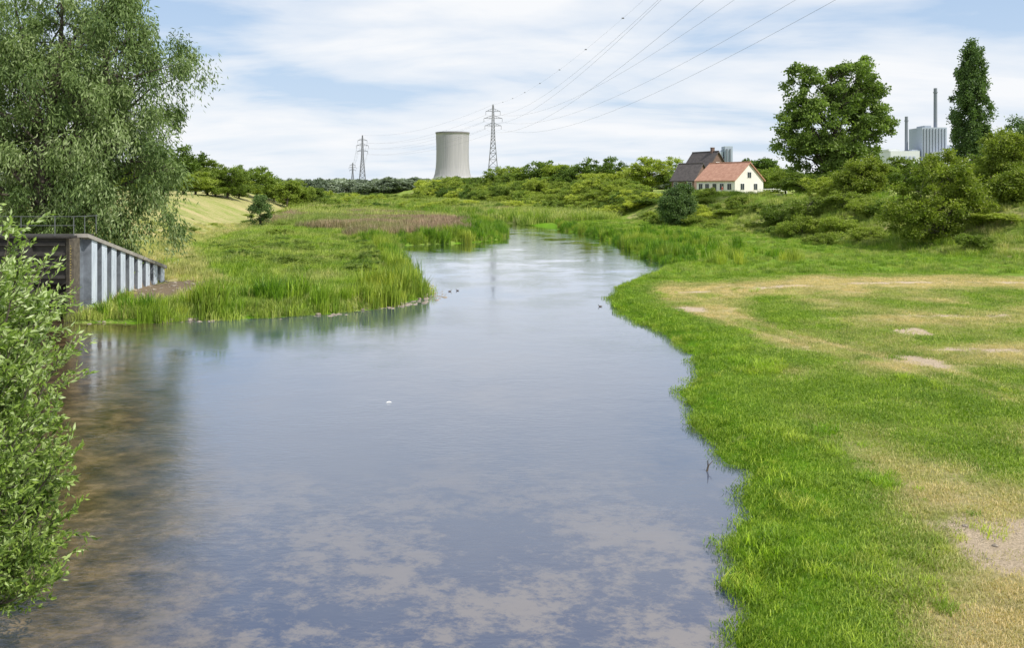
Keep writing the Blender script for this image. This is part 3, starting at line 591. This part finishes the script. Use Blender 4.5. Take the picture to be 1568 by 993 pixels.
bx(mb,1112,1114,228,256,1,1,-1.3); bx(mb,1117,1119,228,256,1,1,-1.3); mb.obj('hopper_and_belt',[m_ps,m_ch],cv)
Yp=760; wh=empty('pumping_shed',(0,Yp,5)); mb=MB(); bx(mb,618,652,277,291,12); bx(mb,596,617,280,291,10,dy=2); mb.obj('sheds',[m_ps2],wh)
mb=MB(); bx(mb,616.5,653.5,275.6,276.9,14,dy=-1); bx(mb,595,616.4,278.8,279.9,12,dy=1); mb.obj('flat_roofs',[m_ch],wh)
# ------------------------------------------------------------ houses
m_white=simple('white_render',(.74,.72,.68),.85,.06,1)
def tiles(name,ca,cb):
    m,nt,out=mat(name); tc=N(nt,'ShaderNodeTexCoord'); p=N(nt,'ShaderNodeBsdfPrincipled'); p.inputs['Roughness'].default_value=.85
    w=N(nt,'ShaderNodeTexWave'); w.inputs['Scale'].default_value=1.3; w.inputs['Distortion'].default_value=.4; w.bands_direction='Z'; L(nt,tc.outputs['Object'],w.inputs['Vector'])
    c=ramp(nt,noise(nt,1.6,6,.7,tc.outputs['Object']),[(.3,ca),(.7,cb)]); L(nt,mix(nt,.25,c,w.outputs['Color'],'MULTIPLY'),p.inputs['Base Color']); L(nt,p.outputs[0],out.inputs[0]); return m
m_tile=tiles('orange_roof_tiles',(.38,.18,.12),(.60,.34,.24)); m_slate=tiles('dark_roof_tiles',(.06,.052,.052),(.14,.12,.115))
m_brick=simple('brown_brick',(.17,.11,.09),.9,.25,2); m_glass=simple('window_glass',(.03,.04,.05),.15,.2); m_frame=simple('white_frame',(.75,.75,.73),.6,.05); m_door=simple('dark_door',(.05,.06,.05),.6,.2)
def house(name,loc,rz,Lh,Wh,eave,ridge,wall,roof,wins,gwins,door,chim):
    e=empty(name,loc,rz); l,w=Lh/2,Wh/2
    mb=MB(); mb.add([[-l,-w,-.5],[l,-w,-.5],[l,w,-.5],[-l,w,-.5],[-l,-w,eave],[l,-w,eave],[l,w,eave],[-l,w,eave],[-l,0,ridge],[l,0,ridge]],
        [[0,1,5,4],[1,2,6,5],[2,3,7,6],[3,0,4,7]],[[5,6,9],[7,4,8]]); mb.obj('walls',[wall],e)
    mb=MB(); o=.35; k=(ridge-eave)/w; t=.22
    for s in(-1,1):
        y1=s*(w+o); z1=eave-k*o+.03; a=[[-l-o,0,ridge+.03],[l+o,0,ridge+.03],[l+o,y1,z1],[-l-o,y1,z1]]
        mb.add(a+[[p[0],p[1],p[2]+t] for p in a],[[0,1,2,3],[4,7,6,5],[2,6,7,3],[1,5,6,2],[0,3,7,4]])
    mb.tube([[-l-o,0,ridge+t+.05],[l+o,0,ridge+t+.05]],.14,6); mb.obj('roof',[roof],e)
    g=MB(); f=MB()
    for (x,z,ww_,hh) in wins:
        f.box(x-ww_/2-.1,x+ww_/2+.1,-w-.05,-w+.02,z-.1,z+hh+.1); g.box(x-ww_/2,x-.04,-w-.08,-w-.052,z,z+hh); g.box(x+.04,x+ww_/2,-w-.08,-w-.052,z,z+hh)
    for (y,z,ww_,hh) in gwins:
        f.box(l-.02,l+.05,y-ww_/2-.1,y+ww_/2+.1,z-.1,z+hh+.1); g.box(l+.052,l+.08,y-ww_/2,y-.04,z,z+hh); g.box(l+.052,l+.08,y+.04,y+ww_/2,z,z+hh)
    f.obj('window_frames',[m_frame],e); g.obj('windows',[m_glass],e)
    mb=MB(); mb.box(door-.5,door+.5,-w-.07,-w+.02,0,2.1); mb.obj('door',[m_door],e)
    if chim:
        mb=MB()
        for c in chim: mb.box(c-.35,c+.35,-.35,.35,ridge-.8,ridge+1.1); mb.box(c-.42,c+.42,-.42,.42,ridge+1.102,ridge+1.2)
        mb.obj('chimneys',[m_brick],e)
    return e
hx,hy=W(1117,165),165; hz=gz(hx,hy)
house('white_cottage',(hx,hy,hz),math.radians(-58),10.4,8.2,2.8,6.2,m_white,m_tile,[(-4,.9,1,1.2),(-2.2,.9,1,1.2),(1.8,.9,1,1.2),(3.8,.9,1,1.2)],[(-2,.9,1,1.2),(1.8,.9,1,1.2),(0,3.3,1,1.1)],-.2,[])
house('brick_farmhouse',(W(1080,192),192,gz(50,190)),math.radians(-62),8.6,7.6,4.6,9.4,m_brick,m_slate,[(-3,2.6,1.2,1.4),(0,2.6,1.2,1.4),(3,2.6,1.2,1.4)],[(-2,3.,1.1,1.4),(2,3.,1.1,1.4),(0,5.8,1,1.2)],-1.4,[2.5])
house('farm_outbuilding',(W(1058,186),186,gz(44,186)),math.radians(-50),6.4,6.0,3.0,6.6,m_brick,m_slate,[(-2,1.2,1,1.2),(2,1.2,1,1.2)],[(0,1.5,1,1.2)],0,[])
mb=MB(); fx=np.linspace(W(1160,158),W(1205,158),12)
for q in fx: zz=gz(q,158); mb.box(q-.06,q+.06,158,158.1,zz-.2,zz+1.1)
mb.box(fx[0],fx[-1],157.94,157.99,gz(fx[5],158)+.55,gz(fx[5],158)+.67); mb.box(fx[0],fx[-1],157.94,157.99,gz(fx[5],158)+.95,gz(fx[5],158)+1.07); mb.obj('garden_fence',[m_frame])
# ------------------------------------------------------------ people and ducks (skinned)
def skinned(name,vs,es,rad,loc,rz,matf,mats,scale=1):
    me=bpy.data.meshes.new(name+'_sk'); me.from_pydata(vs,es,[]); o=bpy.data.objects.new(name+'_sk',me); COL.objects.link(o)
    o.modifiers.new('s','SKIN')
    for i,r in enumerate(rad): 
        r=(r,r) if not isinstance(r,tuple) else r; me.skin_vertices[0].data[i].radius=r
    me.skin_vertices[0].data[0].use_root=True
    ss=o.modifiers.new('u','SUBSURF'); ss.levels=2; ss.render_levels=2
    dg=bpy.context.evaluated_depsgraph_get(); m2=bpy.data.meshes.new_from_object(o.evaluated_get(dg)); bpy.data.objects.remove(o)
    m2.materials.clear()
    for mm in mats: m2.materials.append(mm)
    for pl in m2.polygons: pl.material_index=matf(pl.center); pl.use_smooth=True
    q=bpy.data.objects.new(name,m2); COL.objects.link(q); q.location=loc; q.rotation_euler=(0,0,rz); q.scale=(scale,)*3
m_skin=simple('skin',(.5,.32,.24),.6,.05); m_hair=simple('hair',(.05,.035,.025),.7,.2); m_jeans=simple('dark_trousers',(.04,.045,.07),.9,.2)
def person(loc,rz,shirt,h=1.75):
    v=[(0,0,.95),(0,0,1.15),(0,.01,1.38),(0,.0,1.5),(0,-.02,1.62),(0,-.01,1.71),(-.1,0,.9),(-.12,-.04,.5),(-.12,0,.1),(-.12,-.14,.04),(.1,0,.9),(.13,.05,.5),(.14,.08,.1),(.14,-.05,.04),(-.19,0,1.4),(-.25,0,1.12),(-.24,-.12,.88),(.19,0,1.4),(.26,0,1.12),(.24,-.14,.9),(-.23,-.18,.8),(.23,-.2,.82)]
    e=[(0,1),(1,2),(2,3),(3,4),(4,5),(0,6),(6,7),(7,8),(8,9),(0,10),(10,11),(11,12),(12,13),(2,14),(14,15),(15,16),(16,20),(2,17),(17,18),(18,19),(19,21)]
    r=[(.15,.11),(.14,.10),(.16,.11),.055,.095,.08,.09,.06,.045,.035,.09,.06,.045,.035,.06,.045,.035,.06,.045,.035,.03,.03]
    def mf(c):
        if c.z>1.66 or (c.z>1.58 and c.y>.02): return 2
        if c.z>1.48: return 1
        if abs(c.x)>.19 and c.z<1.15: return 1
        return 0 if c.z>.93 else 3
    skinned('person',v,e,r,loc,rz,mf,[shirt,m_skin,m_hair,m_jeans],h/1.8)
for p_,Yd,s_,rz in ((1090,157,simple('dark_shirt',(.05,.05,.07),.9),.3),(1106,156.5,simple('red_shirt',(.5,.10,.08),.9),-1.2)):
    x=W(p_,Yd); person((x,Yd,gz(x,Yd)),rz,s_)
def duck(x,y,rz,k=.5):
    v=[(0,0,.07),(.13,0,.08),(-.13,0,.08),(-.24,0,.13),(.16,0,.12),(.19,0,.22),(.21,0,.27),(.29,0,.255)]
    e=[(0,1),(0,2),(2,3),(1,4),(4,5),(5,6),(6,7)]
    r=[(.10,.08),(.085,.07),(.07,.055),(.025,.015),.045,.032,.042,.014]
    skinned('mallard_duck',v,e,r,(x,y,-.01),rz,lambda c:1 if c.z>.2 and c.x<.25 else (2 if c.x>.25 else 0),[m_feather,m_dhead,m_bill],k)
m_feather=simple('duck_feathers',(.10,.075,.055),.8,.5,20); m_dhead=simple('duck_head',(.02,.035,.02),.5,.2); m_bill=simple('duck_bill',(.4,.3,.05),.5,.1)
for (x,y,rz) in ((-4.2,54.2,.3),(-3.7,54.6,2.8),(5.2,47.3,3.)): duck(x,y,rz)
mb=MB(); mb.tube([[4.78,19.8,-.1],[4.85,19.85,.12],[4.82,19.8,.28]],[.03,.022,.008],6); mb.tube([[4.85,19.85,.12],[4.98,19.9,.24]],[.014,.006],5); mb.obj('driftwood_snag',[m_bark])
mb=MB()
t=np.linspace(0,1,7); mb.add(np.concatenate([np.stack([-4.1+.2*t,26.1+.03*np.sin(t*3),.015+.03*np.sin(t*3.14)],1)+np.stack([0*t,.03*np.sin(t*3.14),0*t],1),np.stack([-4.1+.2*t,26.1+.03*np.sin(t*3),.015+.01*t],1)-np.stack([0*t,.03*np.sin(t*3.14),0*t],1)]),[[i,i+7,i+8,i+1] for i in range(6)]); mb.obj('floating_feather',[m_frame])
# ------------------------------------------------------------ light, sky, camera
el,az=math.radians(50),math.radians(122)   # azimuth clockwise from +Y: sun from the right, slightly behind
sd=Vector((math.sin(az)*math.cos(el),math.cos(az)*math.cos(el),math.sin(el)))
su=bpy.data.lights.new('sun','SUN'); su.energy=5.0; su.angle=math.radians(.5); su.color=(1,.95,.86)
so_=bpy.data.objects.new('sun',su); COL.objects.link(so_); so_.rotation_euler=sd.to_track_quat('Z','Y').to_euler(); so_.location=(60,-40,90)
w=bpy.data.worlds.new('World'); sc.world=w; w.use_nodes=True; nt=w.node_tree; nt.nodes.clear()
out=N(nt,'ShaderNodeOutputWorld'); bg=N(nt,'ShaderNodeBackground'); bg.inputs['Strength'].default_value=.1; L(nt,bg.outputs[0],out.inputs[0])
sk=N(nt,'ShaderNodeTexSky',sky_type='NISHITA'); sk.sun_disc=False; sk.sun_elevation=el; sk.sun_rotation=az; sk.air_density=1.; sk.dust_density=1.2; sk.ozone_density=1.5
tc=N(nt,'ShaderNodeTexCoord'); s=N(nt,'ShaderNodeSeparateXYZ'); L(nt,tc.outputs['Generated'],s.inputs[0])
zc=math_(nt,'ADD',math_(nt,'MAXIMUM',s.outputs[2],0.),.18)
cx=math_(nt,'DIVIDE',s.outputs[0],zc); cy=math_(nt,'DIVIDE',s.outputs[1],zc); cb=N(nt,'ShaderNodeCombineXYZ'); L(nt,cx,cb.inputs[0]); L(nt,cy,cb.inputs[1])
mp=N(nt,'ShaderNodeMapping'); L(nt,cb.outputs[0],mp.inputs[0]); mp.inputs['Scale'].default_value=(.75,1.5,1); mp.inputs['Rotation'].default_value=(0,0,.25); mp.inputs['Location'].default_value=(3.1,1.7,0)
c1=noise(nt,1.2,9,.56,mp.outputs[0],.35); c2=noise(nt,.7,4,.5,cb.outputs[0],.3)
cf=math_(nt,'MULTIPLY_ADD',c2,.65,math_(nt,'MULTIPLY',c1,.75)); cl=ramp(nt,cf,[(.56,0.),(.66,.55),(.80,1.)])
sky=mix(nt,.6,sk.outputs[0],(4.6,6.9,10.3))
hz_=ramp(nt,s.outputs[2],[(0,.85),(.10,.45),(.32,0.)])
sky=mix(nt,hz_,sky,(7.8,8.7,9.7)); sky=mix(nt,cl,sky,(9.4,9.6,9.9))
L(nt,sky,bg.inputs['Color'])
cd=bpy.data.cameras.new('camera'); cam=bpy.data.objects.new('camera',cd); COL.objects.link(cam); cam.location=(0,0,7); cam.rotation_euler=(math.pi/2,0,0)
cd.sensor_width=36; cd.lens=1230/1568*36; cd.shift_y=-(496.5-288)/1568; cd.clip_end=20000; cd.clip_start=.1; sc.camera=cam
